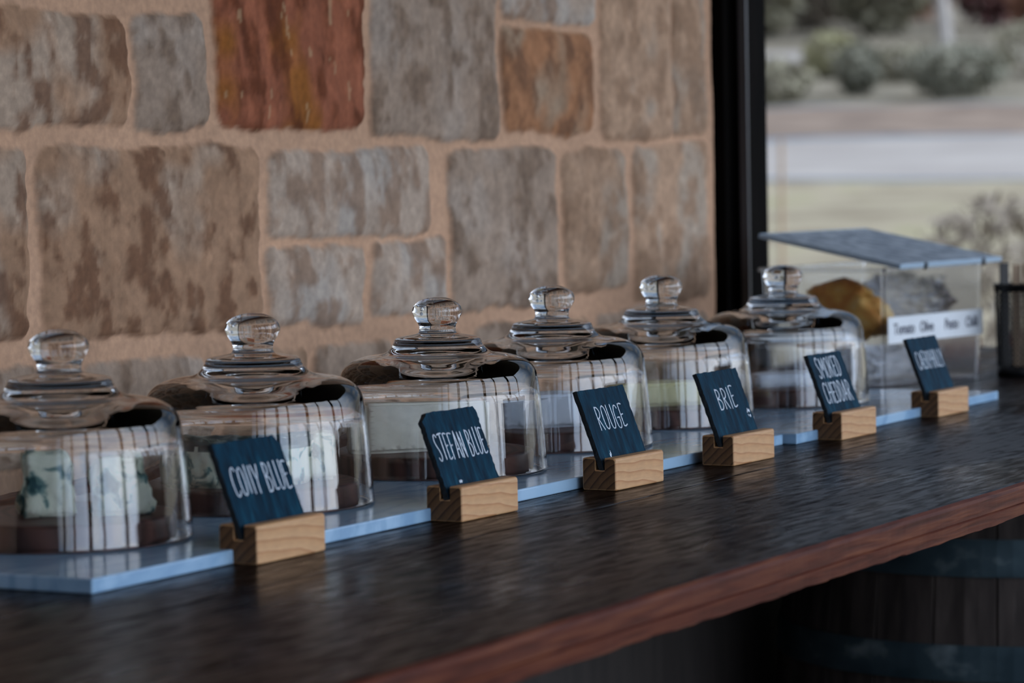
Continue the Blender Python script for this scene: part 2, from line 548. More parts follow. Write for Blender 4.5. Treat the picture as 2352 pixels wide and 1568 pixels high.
co = np.stack([X, YW - hgt, Z], 1)
idx = np.arange(nx * nzz).reshape(nzz, nx)
quads = np.stack([idx[:-1, :-1], idx[:-1, 1:], idx[1:, 1:], idx[1:, :-1]], -1).reshape(-1, 4)
# the wall's end, back and top as simple faces
extra = []
n0 = len(co)
YB = YW + .30
ex = np.array([[XE, YB, -.95], [XE, YB, 1.76], [-3, YB, -.95], [-3, YB, 1.76]])
endz = idx[:, -1]
co = np.concatenate([co, ex, np.stack([np.full(nzz, XE), np.full(nzz, YB), zs], 1)])
nb = n0 + 4
endq = np.stack([endz[:-1], nb + np.arange(nzz - 1), nb + np.arange(1, nzz), endz[1:]], -1)
quads = np.concatenate([quads, endq, np.array([[n0, n0 + 2, n0 + 3, n0 + 1]])])
me.vertices.add(len(co)); me.vertices.foreach_set('co', co.ravel())
me.loops.add(quads.size); me.loops.foreach_set('vertex_index', quads.ravel().astype(np.int32))
me.polygons.add(len(quads))
me.polygons.foreach_set('loop_start', np.arange(0, quads.size, 4).astype(np.int32))
me.polygons.foreach_set('use_smooth', np.ones(len(quads), dtype=bool))
me.update(calc_edges=True); me.validate()
ca = me.color_attributes.new('stone_colour', 'FLOAT_COLOR', 'POINT')
full = np.ones((len(co), 4)); full[:n0, :3] = col; full[n0:, :3] = MORT
ca.data.foreach_set('color', full.ravel())
mt, nt, b = new_mat('stone_masonry')
at = nt.nodes.new('ShaderNodeVertexColor'); at.layer_name = 'stone_colour'
n = N(nt, 'ShaderNodeTexNoise', Scale=120, Detail=6)
nt.links.new(coords(nt), n.inputs['Vector'])
rm = ramp(nt, n.outputs['Fac'], [(0.3, (.92, .79, .70)), (.7, (1.18, 1.01, .88))])
mx = N(nt, 'ShaderNodeMixRGB', blend_type='MULTIPLY'); mx.inputs[0].default_value = 1
nt.links.new(at.outputs[0], mx.inputs[1]); nt.links.new(rm.outputs[0], mx.inputs[2])
nt.links.new(mx.outputs[0], b.inputs['Base Color'])
b.inputs['Roughness'].default_value = .9; b.inputs['Specular IOR Level'].default_value = .2
bump(nt, b, n.outputs['Fac'], .2, .0015)
me.materials.append(mt)
wall = bpy.data.objects.new('wall_back', me); COL.objects.link(wall); tag(wall, kind='structure')

# ------------------------------------------------------------------ veranda shell
tag(box('floor', -3, 5.6, -1.7, 2.28, -1.05, -.95, M_floor), kind='structure')
tag(box('ceiling', -3.2, 5.6, -1.75, 3.0, 1.76, 1.86, M_ceiling), kind='structure')
tag(box('wall_left', -3.2, -3.0, -1.6, 2.28, -.95, 1.76, M_darkwall), kind='structure')
tag(box('wall_front', -3.0, 5.6, -1.60, -1.54, -.95, -.08, M_darkwall), kind='structure')
tag(box('under_counter_shade_panel', -.9, 5.06, 1.768, 1.79, -.95, -.037, M_darkwall), kind='structure')  # dark sheet added to keep the space under the counter black
for i, x in enumerate((-2.0, -.9, .3, 1.1, 2.3, 3.1, 4.3, 5.5)):
    w = .05 if i % 2 else .09
    tag(box('trim_%d' % (i + 1), x - w, x + w, -1.60, -1.50, -.08, 1.76, M_post if i % 2 else M_frame), kind='structure')

# black upright frame at the wall's end
fr = empty('window_frame', (XE + .012, YW - .02, -.95))
tag(fr, kind='structure'); fr.name = 'window_1'
fr.rotation_euler = (0, 0, 0)
bm = bmesh.new(); add_box(bm, 0, .034, .004, .09, 0, 2.71, .002); bm_obj('frame_upright', bm, M_frame, fr)
bm = bmesh.new(); add_box(bm, .030, .110, -.020, .06, 0, 2.71, .003); bm_obj('frame_mullion', bm, M_frame, fr)
bm = bmesh.new(); add_box(bm, .026, .032, -.0225, -.008, 0, 2.71, .001); bm_obj('corner_highlight_strip', bm, M_highlight, fr)  # added strip, its lighter bluish colour paints the highlight on the frame's corner

# ------------------------------------------------------------------ counter
def make_counter():
    """two wide planks with a worn, slightly wavy front edge"""
    x0, x1 = -.9, 5.06
    nxx = 600
    secs = []   # list of (y,z) profiles; built per x
    verts, faces, fm = [], [], []
    rows = None
    r0 = random.Random(3)
    for i in range(nxx + 1):
        x = x0 + (x1 - x0) * i / nxx
        w1 = (float(fbm(np.array([x * 9.]), np.array([.3]), 5)[0]) - .5)
        w2 = (float(fbm(np.array([x * 45.]), np.array([.7]), 6)[0]) - .5)
        yf = .983 + w1 * .004
        prof = [(1.30, -.036), (yf + .004, -.034 + w2 * .0035 + w1 * .003), (yf, -.0325 + w2 * .0035 + w1 * .003), (yf - .0005, -.0215), (yf + .0008, -.0205), (yf - .0002, -.0195),
                (yf + w2 * .0006, -.006), (yf + .0012, -.003 + w2 * .0006), (yf + .004 + w1 * .002, -.0006), (yf + .008 + w2 * .002, 0.0)]
        ys = 1.2855 + w1 * .008
        prof += [(1.10, 0.0003 * w1), (1.19, 0.0), (ys - .0022, 0.0), (ys - .0014, -.0008), (ys - .0010, -.006), (ys + .0006, -.006), (ys + .0008, -.0006), (ys + .0012, 0.0),
                 (1.40, 0.0), (1.52, 0.0), (1.522, -.004), (1.524, 0.0), (1.795, 0.0), (1.795, -.036)]
        if rows is None: rows = len(prof)
        for (y, z) in prof: verts.append((x, y, z))
    for i in range(nxx):
        for k in range(rows):
            k2 = (k + 1) % rows
            a = i * rows
            faces.append((a + k, a + k2, a + rows + k2, a + rows + k))
            fm.append(1 if 1 <= k <= 7 else 0)
    faces.append(tuple(range(rows))[::-1]); fm.append(1)
    faces.append(tuple(nxx * rows + k for k in range(rows))); fm.append(1)
    o = mesh_obj('counter', verts, faces, None, mats=[M_counter, M_edge], fm=fm)
    bm = bmesh.new(); bm.from_mesh(o.data); bmesh.ops.recalc_face_normals(bm, faces=bm.faces); bm.to_mesh(o.data); bm.free()
    return o


ct = make_counter()
tag(ct, 'long dark oiled timber counter with worn reddish-brown front edge', 'counter')
box('back_rail', -.9, 5.06, 1.795, 1.825, -.036, .016, M_edge, ct, .002)['label'] = 'reddish raised rail along the back edge'

# ------------------------------------------------------------------ marble boards
MT = .012
def marble(name, x0, x1, y0, rz, label):
    e = empty(name, (x0, y0, 0), rz)
    b_ = box('slab', 0, x1 - x0, 0, .385, 0, MT, M_marble, e, .0015)
    b_.parent = None; bpy.data.objects.remove(e); b_.location = (x0, y0, 0.0002); b_.rotation_euler = (0, 0, rz); b_.name = name
    return tag(b_, label, 'board', 'marble boards under the domes')


marble('marble_board', 1.886, 3.205, 1.384, -.006, 'long pale blue-white marble board under the nearer glass domes')
marble('marble_board', 3.212, 3.905, 1.362, 0.0, 'shorter pale marble board at the far end, under the last glass domes')

# ------------------------------------------------------------------ glass domes
outer = [(0, .1785), (.006, .1783), (.012, .1772), (.019, .1742), (.0237, .1700), (.0256, .1655), (.0253, .1615), (.0232, .1570), (.0206, .1530), (.0190, .1492), (.0187, .1455),
         (.0193, .1428), (.0215, .1412), (.030, .1396), (.0385, .1382), (.0425, .1368), (.0442, .1347), (.0452, .1320), (.0472, .1285), (.0505, .1248), (.0545, .1222), (.060, .1206),
         (.068, .1196), (.0765, .1182), (.0845, .1158), (.0915, .1122), (.0970, .1070), (.1005, .1005), (.1024, .092), (.1044, .076), (.1064, .056), (.1081, .035), (.1094, .014), (.1101, .004), (.1103, .0022), (.1098, .0006)]
inner = [(.1068, .0006), (.1060, .003), (.1052, .014), (.1038, .035), (.1022, .056), (.1003, .076), (.0978, .0865), (.0945, .0938), (.0890, .0985), (.080, .1020), (.068, .1048), (.057, .1070), (.049, .1095), (.042, .1125), (.034, .1150), (.020, .1168), (.008, .1175), (0, .1176)]
def dense(p):
    q = smooth_curve([(a, b) for a, b in p], 3)
    out = []
    for v in q:
        out.append((max(v.x, 0.0), v.y))
    out[0] = p[0]; out[-1] = p[-1]
    return out


dome0 = lathe('glass_dome', dense(outer) + dense(inner), M_glass, None, 128)
board_prof = [(0, .022), (.080, .022), (.0925, .0218), (.0950, .0208), (.0960, .0185), (.0960, .004), (.0950, .0012), (.0930, 0.0002), (0, 0.0002)]
board0 = lathe('serving_board', board_prof, M_board, None, 96)
D = [(2.0897, 1.5616), (2.3753, 1.5523), (2.7100, 1.5455), (3.0023, 1.5654), (3.3114, 1.5779), (3.6461, 1.5623)]
dl = ['nearest clear glass cheese dome, over crumbled blue cheese, cut by the photo edge',
      'clear glass cheese dome behind the COLLY BLUE slate, over dark-rinded blue cheese',
      'clear glass cheese dome behind the STEFAN BLUE slate, over a tall white cheese',
      'clear glass cheese dome behind the ROUGE slate, over a bluish white cheese',
      'clear glass cheese dome behind the BRIE slate, over a pale yellow cheese',
      'farthest clear glass cheese dome, in front of the plastic container']
bl = ['round dark wood board under the nearest dome and its crumbled blue cheese', 'round dark wood board under the dark-rinded blue cheese', 'round dark wood board under the tall white cheese block',
      'round dark wood board under the bluish white cheese', 'round dark wood board under the pale yellow cheese', 'round dark wood board under the thin white cheese in the farthest dome']
for i, (x, y) in enumerate(D):
    o = dome0 if i == 0 else dome0.copy()
    q = board0 if i == 0 else board0.copy()
    if i: COL.objects.link(o); COL.objects.link(q)
    o.location = (x, y, MT + .0004); o.rotation_euler = (0, 0, i * .9)
    q.location = (x, y, MT + .0006); q.rotation_euler = (0, 0, 1.7 + i * 1.3)
    tag(o, dl[i], 'glass dome', 'row of glass cheese domes')
    tag(q, bl[i], 'board', 'round boards under the domes')

# ------------------------------------------------------------------ cheeses
ZB = MT + .0006 + .0222
RV = Vector((math.sin(YAW), -math.cos(YAW), 0))   # sideways on the counter
FV = Vector((-math.cos(YAW), -math.sin(YAW), 0))


def cheese(name, i, right, front, outline, h, mat, label, cat='cheese', rough=.0025, seed=1, top=None, rot=0.0, res=.005, taper=0.0):
    """a cut block: outline in (right, front) metres, extruded, subdivided and made crumbly"""
    bm = bmesh.new()
    vs = [bm.verts.new((a, b, 0)) for a, b in outline]
    f = bm.faces.new(vs)
    r = bmesh.ops.extrude_face_region(bm, geom=[f])
    for v in [g for g in r['geom'] if isinstance(g, bmesh.types.BMVert)]:
        v.co.z = h; v.co.x *= (1 - taper); v.co.y *= (1 - taper)
    bmesh.ops.recalc_face_normals(bm, faces=bm.faces)
    bmesh.ops.bevel(bm, geom=list(bm.edges), offset=.003, segments=2, affect='EDGES')
    bmesh.ops.triangulate(bm, faces=bm.faces)
    for _ in range(5):
        es = [e for e in bm.edges if e.calc_length() > res * 1.6]
        if not es: break
        bmesh.ops.subdivide_edges(bm, edges=es, cuts=1)
        bmesh.ops.triangulate(bm, faces=[f_ for f_ in bm.faces if len(f_.verts) > 3])
    bm.normal_update()
    from mathutils import noise
    for v in bm.verts:
        nn = noise.noise(v.co * 45 + Vector((seed, 0, 0))) + .6 * noise.noise(v.co * 120 + Vector((0, seed, 0)))
        k = min(1, v.co.z / .004)
        v.co += v.normal * nn * rough * k
        if v.co.z < 0: v.co.z = 0
    o = bm_obj(name, bm, mat, None, smooth=True)
    if top is not None:
        o.data.materials.append(top)
        for p in o.data.polygons:
            if p.normal.z > .6 or (p.center.z > h * .72 and p.normal.z > -.2 and taper == 0): p.material_index = 1
    ang = math.atan2(RV.y, RV.x)
    c = Vector((D[i][0], D[i][1], ZB)) + RV * right + FV * front
    o.location = c
    o.rotation_euler = (0, 0, ang + rot)
    tag(o, label, cat)
    return o


def arc(r, a0, a1, n=18, sy=1.0):
    return [(r * math.cos(a0 + (a1 - a0) * k / n), -sy * r * math.sin(a0 + (a1 - a0) * k / n)) for k in range(n + 1)]


# outline y is minus the 'front' direction: negative y comes toward the camera
P = math.pi
cheese('blue_cheese', 0, -.012, .012, [(-.026, -.020), (.022, -.024), (.026, .020), (-.018, .026)], .060, M_blue_cheese, 'larger crumbly lump of blue cheese on the left inside the nearest dome', rough=.006, seed=3, rot=.32, taper=.22)
cheese('blue_cheese', 0, .048, .010, [(-.028, -.016), (.026, -.022), (.030, .014), (-.020, .022)], .050, M_blue_cheese, 'smaller crumbly lump of blue cheese on the right inside the nearest dome', rough=.007, seed=8, rot=.32, taper=.30)
cheese('blue_cheese', 1, -.012, .008, [(.052, -.010)] + arc(.066, 0.05, P - .05)[0:] + [(-.060, -.012), (-.01, -.026)], .046, M_blue_cheese, 'cut blue cheese wheel with dark mouldy rind behind the COLLY BLUE slate', rough=.003, seed=12, rot=.32, top=M_rind)
cheese('blue_cheese', 1, .060, -.012, [(-.014, -.020), (.010, -.018), (.014, .020), (-.012, .022)], .044, M_blue_cheese, 'small upright piece of blue cheese right of the cut wheel', rough=.003, seed=15, rot=.32)
cheese('white_cheese', 2, -.012, .020, [(.066, -.006), (.064, .018), (.045, .046), (.0, .062), (-.045, .046), (-.064, .018), (-.066, -.006)], .052, M_white_cheese, 'tall white cheese block with flat cut face behind the STEFAN BLUE slate', rough=.0012, seed=20, rot=.32)
cheese('washed_rind_cheese', 3, -.002, .018, [(.048, -.012), (.050, .02), (.02, .05), (-.03, .05), (-.056, .02), (-.056, -.012)], .036, M_bluewhite_cheese, 'low bluish white cheese inside the dome behind the ROUGE slate', rough=.0012, seed=25, rot=.32)
cheese('yellow_cheese', 4, .000, .020, [(.054, -.012), (.054, .02), (.02, .05), (-.03, .05), (-.06, .02), (-.06, -.012)], .027, M_yellow_cheese, 'pale yellow cheese slab inside the dome behind the BRIE slate', rough=.001, seed=31, rot=.32)
cheese('thin_white_cheese', 5, .006, .020, [(.052, -.012), (.05, .02), (.02, .05), (-.03, .05), (-.05, .02), (-.052, -.012)], .016, M_bluewhite_cheese, 'thin white cheese slab inside the farthest dome', rough=.001, seed=36, rot=.32)

# ------------------------------------------------------------------ card holders, slates, lettering
HL, HW, HH = .1025, .0379, .0323


def make_holder():
    """block with a saw slot near the middle; profile in (y,z), swept along x"""
    def rc(cx, cy, r, a0, a1, n=4): return [(cx + r * math.cos(a0 + (a1 - a0) * k / n), cy + r * math.sin(a0 + (a1 - a0) * k / n)) for k in range(n + 1)]
    r = .0028
    s0, s1, sd_ = .0125, .0235, .0120
    prof = rc(r * .6, r * .6, r * .6, P, 1.5 * P) + rc(HW - r * .6, r * .6, r * .6, 1.5 * P, 2 * P) + rc(HW - r, HH - r, r, 0, .5 * P) \
        + [(s1, HH), (s1, HH - sd_), (s0, HH - sd_), (s0, HH)] + rc(r, HH - r, r, .5 * P, P)
    n = len(prof)
    cy, cz = HW / 2, HH / 2
    secs = [(0.0, .0012), (.0005, .0004), (.0014, 0), (HL - .0014, 0), (HL - .0005, .0004), (HL, .0012)]
    verts, faces, fm = [], [], []
    for x, ins in secs:
        for (y, z) in prof:
            verts.append((x, y + (ins if y < cy else -ins) * (1 if abs(y - cy) > .008 else 0), z + (ins if z < cz else -ins)))
    for s in range(len(secs) - 1):
        for k in range(n):
            k2 = (k + 1) % n
            faces.append((s * n + k, s * n + k2, (s + 1) * n + k2, (s + 1) * n + k)); fm.append(0)
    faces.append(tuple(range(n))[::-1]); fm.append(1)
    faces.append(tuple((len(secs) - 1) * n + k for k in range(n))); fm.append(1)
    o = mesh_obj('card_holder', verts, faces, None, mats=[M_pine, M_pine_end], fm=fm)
    bm = bmesh.new(); bm.from_mesh(o.data); bmesh.ops.recalc_face_normals(bm, faces=bm.faces)
    bmesh.ops.triangulate(bm, faces=[f for f in bm.faces if len(f.verts) > 4]); bm.to_mesh(o.data); bm.free()
    return o


SWID, SHGT, STH = .0975, .0835, .0050
LEAN = rad(21)


def make_slate_mesh(seed, clipTR=0.0, clipTL=0.0, rag=.0006, rightrag=.0, wid=SWID, hgt_=SHGT):
    """slab standing in local x (width), z (height); front face at y=0 toward -y, back at y=STH"""
    rr = random.Random(seed)
    pts = []
    def edge(a, b, n, amp):
        for k in range(n):
            t = k / n
            x = a[0] + (b[0] - a[0]) * t; z = a[1] + (b[1] - a[1]) * t
            L = math.hypot(b[0] - a[0], b[1] - a[1]) or 1
            nx_, nz_ = (b[1] - a[1]) / L, -(b[0] - a[0]) / L
            d = rr.uniform(-amp, amp)
            pts.append((x + nx_ * d, z + nz_ * d))
    w, h = wid, hgt_
    c1, c2 = clipTR, clipTL
    BL, BR = (0, 0), (w, 0)
    edge(BL, BR, 8, .0001)
    edge(BR, (w - rightrag * .3, h - c1), 26, rag)
    edge((w - rightrag * .3, h - c1), (w - c1 * .8 - .0001, h), 3, rag * .6)
    edge((w - c1 * .8 - .0001, h), (c2, h), 22, rag * .6)
    edge((c2, h), (0, h - c2 * .8 - .0001), 3, rag * .6)
    edge((0, h - c2 * .8 - .0001), BL, 26, rag)
    n = len(pts)
    verts = []
    for (x, z) in pts:   # front face outline is chipped back a little
        dx = (w / 2 - x); dz = (h / 2 - z)
        L = math.hypot(dx, dz)
        q = rr.uniform(.0000, .0009)
        verts.append((x + dx / L * q, 0, z + dz / L * q))
    for (x, z) in pts:
        d = rr.uniform(-.0004, .0003)
        verts.append((x, STH * .5 + d, z))
    for (x, z) in pts: verts.append((x + rr.uniform(-.0003, .0003), STH, z + rr.uniform(-.0003, .0003)))
    faces, fm = [tuple(range(n)), tuple(2 * n + k for k in range(n))[::-1]], [0, 0]
    for s in (0, 1):
        for k in range(n):
            k2 = (k + 1) % n
            faces.append((s * n + k, (s + 1) * n + k, (s + 1) * n + k2, s * n + k2)); fm.append(1)
    o = mesh_obj('slate_tile', verts, faces, None, mats=[M_slate, M_slate_edge], fm=fm)
    bm = bmesh.new(); bm.from_mesh(o.data); bmesh.ops.recalc_face_normals(bm, faces=bm.faces); bm.to_mesh(o.data); bm.free()
    return o


G = {  # hand lettering, one unit wide and high
    'C': [[(.92, .90), (.72, 1), (.35, .97), (.08, .72), (.04, .40), (.14, .10), (.42, 0), (.72, .03), (.95, .16)]],
    'O': [[(.5, 1), (.15, .88), (.03, .5), (.15, .12), (.5, 0), (.85, .12), (.97, .5), (.85, .88), (.5, 1)]],
    'I': [[(.5, 1), (.5, .5), (.52, 0)]],
    'l': [[(.5, 1), (.5, .5), (.52, .04)]],
    'L': [[(.15, 1), (.15, .5), (.15, .03)], [(.15, .03), (.55, .0), (1, .04)]],
    'Y': [[(.0, 1), (.30, .68), (.52, .48)], [(1, 1), (.75, .65), (.48, .40), (.45, 0)]],
    'B': [[(.12, 1), (.12, .5), (.12, .02)], [(.12, .98), (.55, .96), (.80, .80), (.62, .62), (.14, .53)], [(.14, .53), (.70, .46), (.95, .25), (.66, .03), (.12, .0)]],
    'U': [[(.05, 1), (.05, .4), (.18, .06), (.5, -.01), (.80, .08), (.94, .4), (.94, 1)]],
    'E': [[(.95, .97), (.5, 1), (.10, .96)], [(.10, .98), (.10, .5), (.10, .02)], [(.10, .50), (.45, .52), (.72, .53)], [(.10, .02), (.5, 0), (.98, .06)]],
    'S': [[(.88, .90), (.62, 1), (.28, .96), (.12, .76), (.36, .55), (.68, .38), (.84, .16), (.58, 0), (.25, .0), (.06, .10)]],
    'T': [[(0, .97), (.5, 1), (1, 1)], [(.5, .99), (.5, .5), (.5, 0)]],
    'F': [[(.95, .97), (.5, 1), (.10, .96)], [(.10, .98), (.10, .5), (.10, 0)], [(.10, .50), (.4, .52), (.65, .53)]],
    'A': [[(.0, 0), (.25, .5), (.48, 1)], [(.48, 1), (.72, .5), (1, 0)], [(.18, .30), (.5, .32), (.84, .33)]],
    'N': [[(.08, 0), (.08, .5), (.08, 1)], [(.08, 1), (.5, .5), (.92, 0)], [(.92, 0), (.92, .5), (.92, 1)]],
    'M': [[(.02, 0), (.06, .5), (.12, 1)], [(.12, 1), (.30, .7), (.5, .40)], [(.5, .40), (.70, .7), (.88, 1)], [(.88, 1), (.94, .5), (.98, 0)]],
    'R': [[(.12, 1), (.12, .5), (.12, 0)], [(.12, .98), (.55, .97), (.88, .78), (.66, .56), (.14, .48)], [(.30, .48), (.62, .25), (.95, 0)]],
    'G': [[(.90, .88), (.70, 1), (.35, .97), (.08, .72), (.04, .40), (.14, .10), (.45, 0), (.78, .05), (.92, .25), (.92, .45)], [(.50, .46), (.70, .47), (.98, .46)]],
    'K': [[(.12, 1), (.12, .5), (.12, 0)], [(.92, 1), (.55, .68), (.14, .42)], [(.36, .56), (.64, .28), (.95, 0)]],
    'D': [[(.12, 1), (.12, .5), (.12, 0)], [(.12, 1), (.58, .94), (.92, .62), (.90, .30), (.58, .05), (.12, 0)]],
    'H': [[(.08, 1), (.08, .5), (.08, 0)], [(.92, 1), (.92, .5), (.92, 0)], [(.08, .50), (.5, .52), (.92, .52)]],
    'P': [[(.12, 1), (.12, .5), (.12, 0)], [(.12, .98), (.55, .97), (.90, .76), (.66, .52), (.14, .44)]],
}


def lettering(parent, lines, lw=.0015):
    """lines: (text, u0, u1, vtop, vbot) as fractions of the slate's exposed face; ribbons just proud of the face"""
    verts, faces = [], []
    yy = -.00025
    rr = random.Random(len(lines[0][0]))
    def ribbon(pts, w):
        pts = [p for p in pts]
        for k in range(len(pts) - 1):
            a, b = pts[k], pts[k + 1]
            d = b - a
            if d.length < 1e-7: continue
            nrm = Vector((-d.y, d.x)).normalized() * w / 2
            i = len(verts)
            for q in (a - nrm, b - nrm, b + nrm, a + nrm): verts.append((q.x, yy, q.y))
            faces.append((i, i + 1, i + 2, i + 3))
        for q in pts[::2] + [pts[-1]]:
            i = len(verts)
            for k in range(10):
                verts.append((q.x + math.cos(k * .6283) * w / 2, yy, q.y + math.sin(k * .6283) * w / 2))
            faces.append(tuple(range(i, i + 10)))
    for text, u0, u1, vt, vb in lines:
        adv = {'I': .34, 'l': .44, ' ': .42, 'M': 1.15, 'L': .68, 'E': .78, 'Y': .95}
        tot = sum(adv.get(c, .95) for c in text) + .28 * (len(text) - 1)
        k = (u1 - u0) * SWID / tot
        x = u0 * SWID
        zt, zb = SHGT - vt * EXPO, SHGT - vb * EXPO
        for c in text:
            w = adv.get(c, .95)
            if c in G:
                j = rr.uniform(-.0006, .0006)
                sc = rr.uniform(.96, 1.03)
                for st in G[c]:
                    ribbon(smooth_curve([(x + a * w * k, zb + j + bb * (zt - zb) * sc) for a, bb in st], 5), lw)
            x += (w + .28) * k
    return mesh_obj('lettering', verts, faces, M_chalk, parent)


EXPO = .0725
H = [(2.0786, 1.3587, -.0191), (2.4010, 1.3475, -.0327), (2.6892, 1.3341, -.0376), (2.9554, 1.3257, -.0285), (3.2739, 1.3312, -.0209), (3.6106, 1.3375, -.0267)]
words = [('COLLY BLUE', [('COlIY BLUE', .11, .955, .315, .655)], dict(clipTR=.010, rag=.0006)),
         ('STEFAN BLUE', [('STEFAN BLUE', .07, .955, .30, .645)], dict(clipTR=.004, clipTL=.010, rag=.0009)),
         ('ROUGE', [('ROUGE', .22, .80, .27, .60)], dict(rag=.0005)),
         ('BRIE', [('BRIE', .27, .715, .27, .60)], dict(rag=.0006)),
         ('SMOKED CHEDDAR', [('SMOKED', .14, .80, .08, .41), ('CHEDDAR', .11, .87, .50, .84)], dict(rag=.0010, clipTR=.003)),
         ('CAERPHILLY', [('CAERPHILLY', .09, .97, .27, .58)], dict(rag=.0005, clipTR=.002))]
hl = ['pine card holder nearest the camera, carrying the COLLY BLUE slate', 'pine card holder carrying the STEFAN BLUE slate, with darker stripe on its end', 'pine card holder carrying the ROUGE slate, with curved grain',
      'pine card holder carrying the BRIE slate, with striped grain', 'pine card holder carrying the SMOKED CHEDDAR slate', 'farthest pine card holder, carrying the CAERPHILLY slate']
sl = ['slate sign lettered COLLY BLUE, top right corner clipped', 'slate sign lettered STEFAN BLUE with a chipped top left corner', 'slate sign lettered ROUGE, straight-edged',
      'slate sign lettered BRIE with a pale mark at its lower right', 'slate sign lettered SMOKED CHEDDAR in two lines', 'farthest slate sign, lettered CAERPHILLY, in front of the plastic container']
hold0 = make_holder()
for i, (x, y, a) in enumerate(H):
    o = hold0 if i == 0 else hold0.copy()
    if i: COL.objects.link(o)
    o.location = (x, y, .0002); o.rotation_euler = (0, 0, a)
    tag(o, hl[i], 'card holder', 'pine blocks holding the slates')
    s = make_slate_mesh(40 + i, **words[i][2])
    R = Matrix.Translation((x, y, 0)) @ Matrix.Rotation(a, 4, 'Z') @ Matrix.Translation((.0005, .01355, HH - .0118)) @ Matrix.Rotation(-LEAN, 4, 'X')
    s.matrix_world = R
    s.name = 'slate_sign'
    tag(s, sl[i], 'sign', 'slate signs in front of the domes')
    lettering(s, words[i][1], .0014 if i < 4 else .0016)
    if i in (1, 2, 3):   # chalky scuffs
        sc_v, sc_f = [], []
        r3 = random.Random(i)
        base = {1: (.030, .0125), 2: (.022, .015), 3: (.089, .028)}[i]
        for _ in range(6 if i == 3 else 4):
            px_, pz_ = base[0] + r3.uniform(-.0028, .0028), base[1] + r3.uniform(-.008, .008) * (1 if i == 3 else .4)
            rs = r3.uniform(.0005, .0016)
            k0 = len(sc_v)
            for k in range(7): sc_v.append((px_ + math.cos(k * .8976) * rs * r3.uniform(.5, 1.1), -.0002, pz_ + math.sin(k * .8976) * rs * 1.6 * r3.uniform(.5, 1.1)))
            sc_f.append(tuple(range(k0, k0 + 7)))
        mesh_obj('chalk_mark', sc_v, sc_f, M_chalk, s)

# ------------------------------------------------------------------ plastic container
BX, BY, BA = 4.06, 1.584, rad(-8.4)
BL_, BW_, BH_ = .296, .205, .172
con = empty('plastic_container', (BX, BY, .0003), BA)
tag(con, 'clear plastic food container with tilted grey pebbled lid and white paper label', 'container')


def open_box(L, Wd, Hh, t, taper):
    bm = bmesh.new()
    def ring(ins, z, tp):
        k = tp * (1 - z / Hh)
        return [bm.verts.new(p) for p in ((ins + k, ins + k, z), (L - ins - k, ins + k, z), (L - ins - k, Wd - ins - k, z), (ins + k, Wd - ins - k, z))]
    A, B = ring(0, 0, taper), ring(0, Hh, taper)
    Cc, Dd = ring(t, Hh, taper), ring(t, t, taper)
    for R1, R2 in ((A, B), (B, Cc), (Cc, Dd)):
        for k in range(4): bm.faces.new((R1[k], R1[(k + 1) % 4], R2[(k + 1) % 4], R2[k]))
    bm.faces.new(A[::-1]); bm.faces.new(Dd)
    return bm


bm = open_box(BL_, BW_, BH_, .003, .004)
bmesh.ops.bevel(bm, geom=[e for e in bm.edges if abs((e.verts[0].co - e.verts[1].co).normalized().z) > .9 and len(e.link_faces) == 2], offset=.0025, segments=2, affect='EDGES')
bm_obj('tub', bm, M_plastic, con)
bm = bmesh.new()
for a in ((-.004, BL_ + .004, -.004, .0), (-.004, BL_ + .004, BW_, BW_ + .004), (-.004, 0, -.004, BW_ + .004), (BL_, BL_ + .004, -.004, BW_ + .004)):
    add_box(bm, *a, BH_ - .006, BH_, .0008)
bm_obj('rim', bm, M_plastic, con)
lid = empty('lid', (0, 0, 0)); lid_tilt = rad(11.0)
bpy.data.objects.remove(lid)
bm = bmesh.new(); add_box(bm, .0, .318, .004, .232, 0, .004, .0015)
lid = bm_obj('lid', bm, M_lid, con); lid['label'] = 'grey pebbled plastic lid, raised at the back'
lid.location = (.020, -.016, BH_ + .0005); lid.rotation_euler = (lid_tilt, 0, rad(1.5))
bm = bmesh.new(); add_box(bm, -.003, .321, -.001, .004, -.003, .004, .001); add_box(bm, -.003, 0, .004, .232, -.003, .004, .001); add_box(bm, .318, .321, .004, .232, -.003, .004, .001); add_box(bm, -.003, .321, .232, .236, -.003, .004, .001)
bm_obj('lid_rim', bm, M_lid_edge, lid)
for hx in (.07, .255):
    bm = bmesh.new(); add_box(bm, hx, hx + .008, -.003, .0, -.006, .0045, .0008)
    bm_obj('hinge', bm, M_black, lid)
# paper label on the front face
pl = box('paper_label', .006, BL_ - .006, .0012, .0016, .063, .101, M_paper, con); pl['label'] = 'white paper strip with handwritten dark words'
pl.location = (0, -.0035, 0)
dg = bpy.context.evaluated_depsgraph_get()
for w_, x_ in (('Tomato', .022), ('Olive', .098), ('Pesto', .172), ('Chilli', .236)):
    cu = bpy.data.curves.new('text', 'FONT'); cu.body = w_; cu.size = .022; cu.extrude = .0002; cu.offset = .00025
    to = bpy.data.objects.new('text', cu); COL.objects.link(to)
    dg.update()
    me2 = bpy.data.meshes.new_from_object(to.evaluated_get(dg))
    bpy.data.objects.remove(to)
    me2.materials.clear(); me2.materials.append(M_ink)
    t2 = bpy.data.objects.new('label_writing', me2); COL.objects.link(t2); t2.parent = pl
    t2.location = (x_, .0009, .076); t2.rotation_euler = (P / 2, 0, 0); t2.scale = (.85, 1, 1)

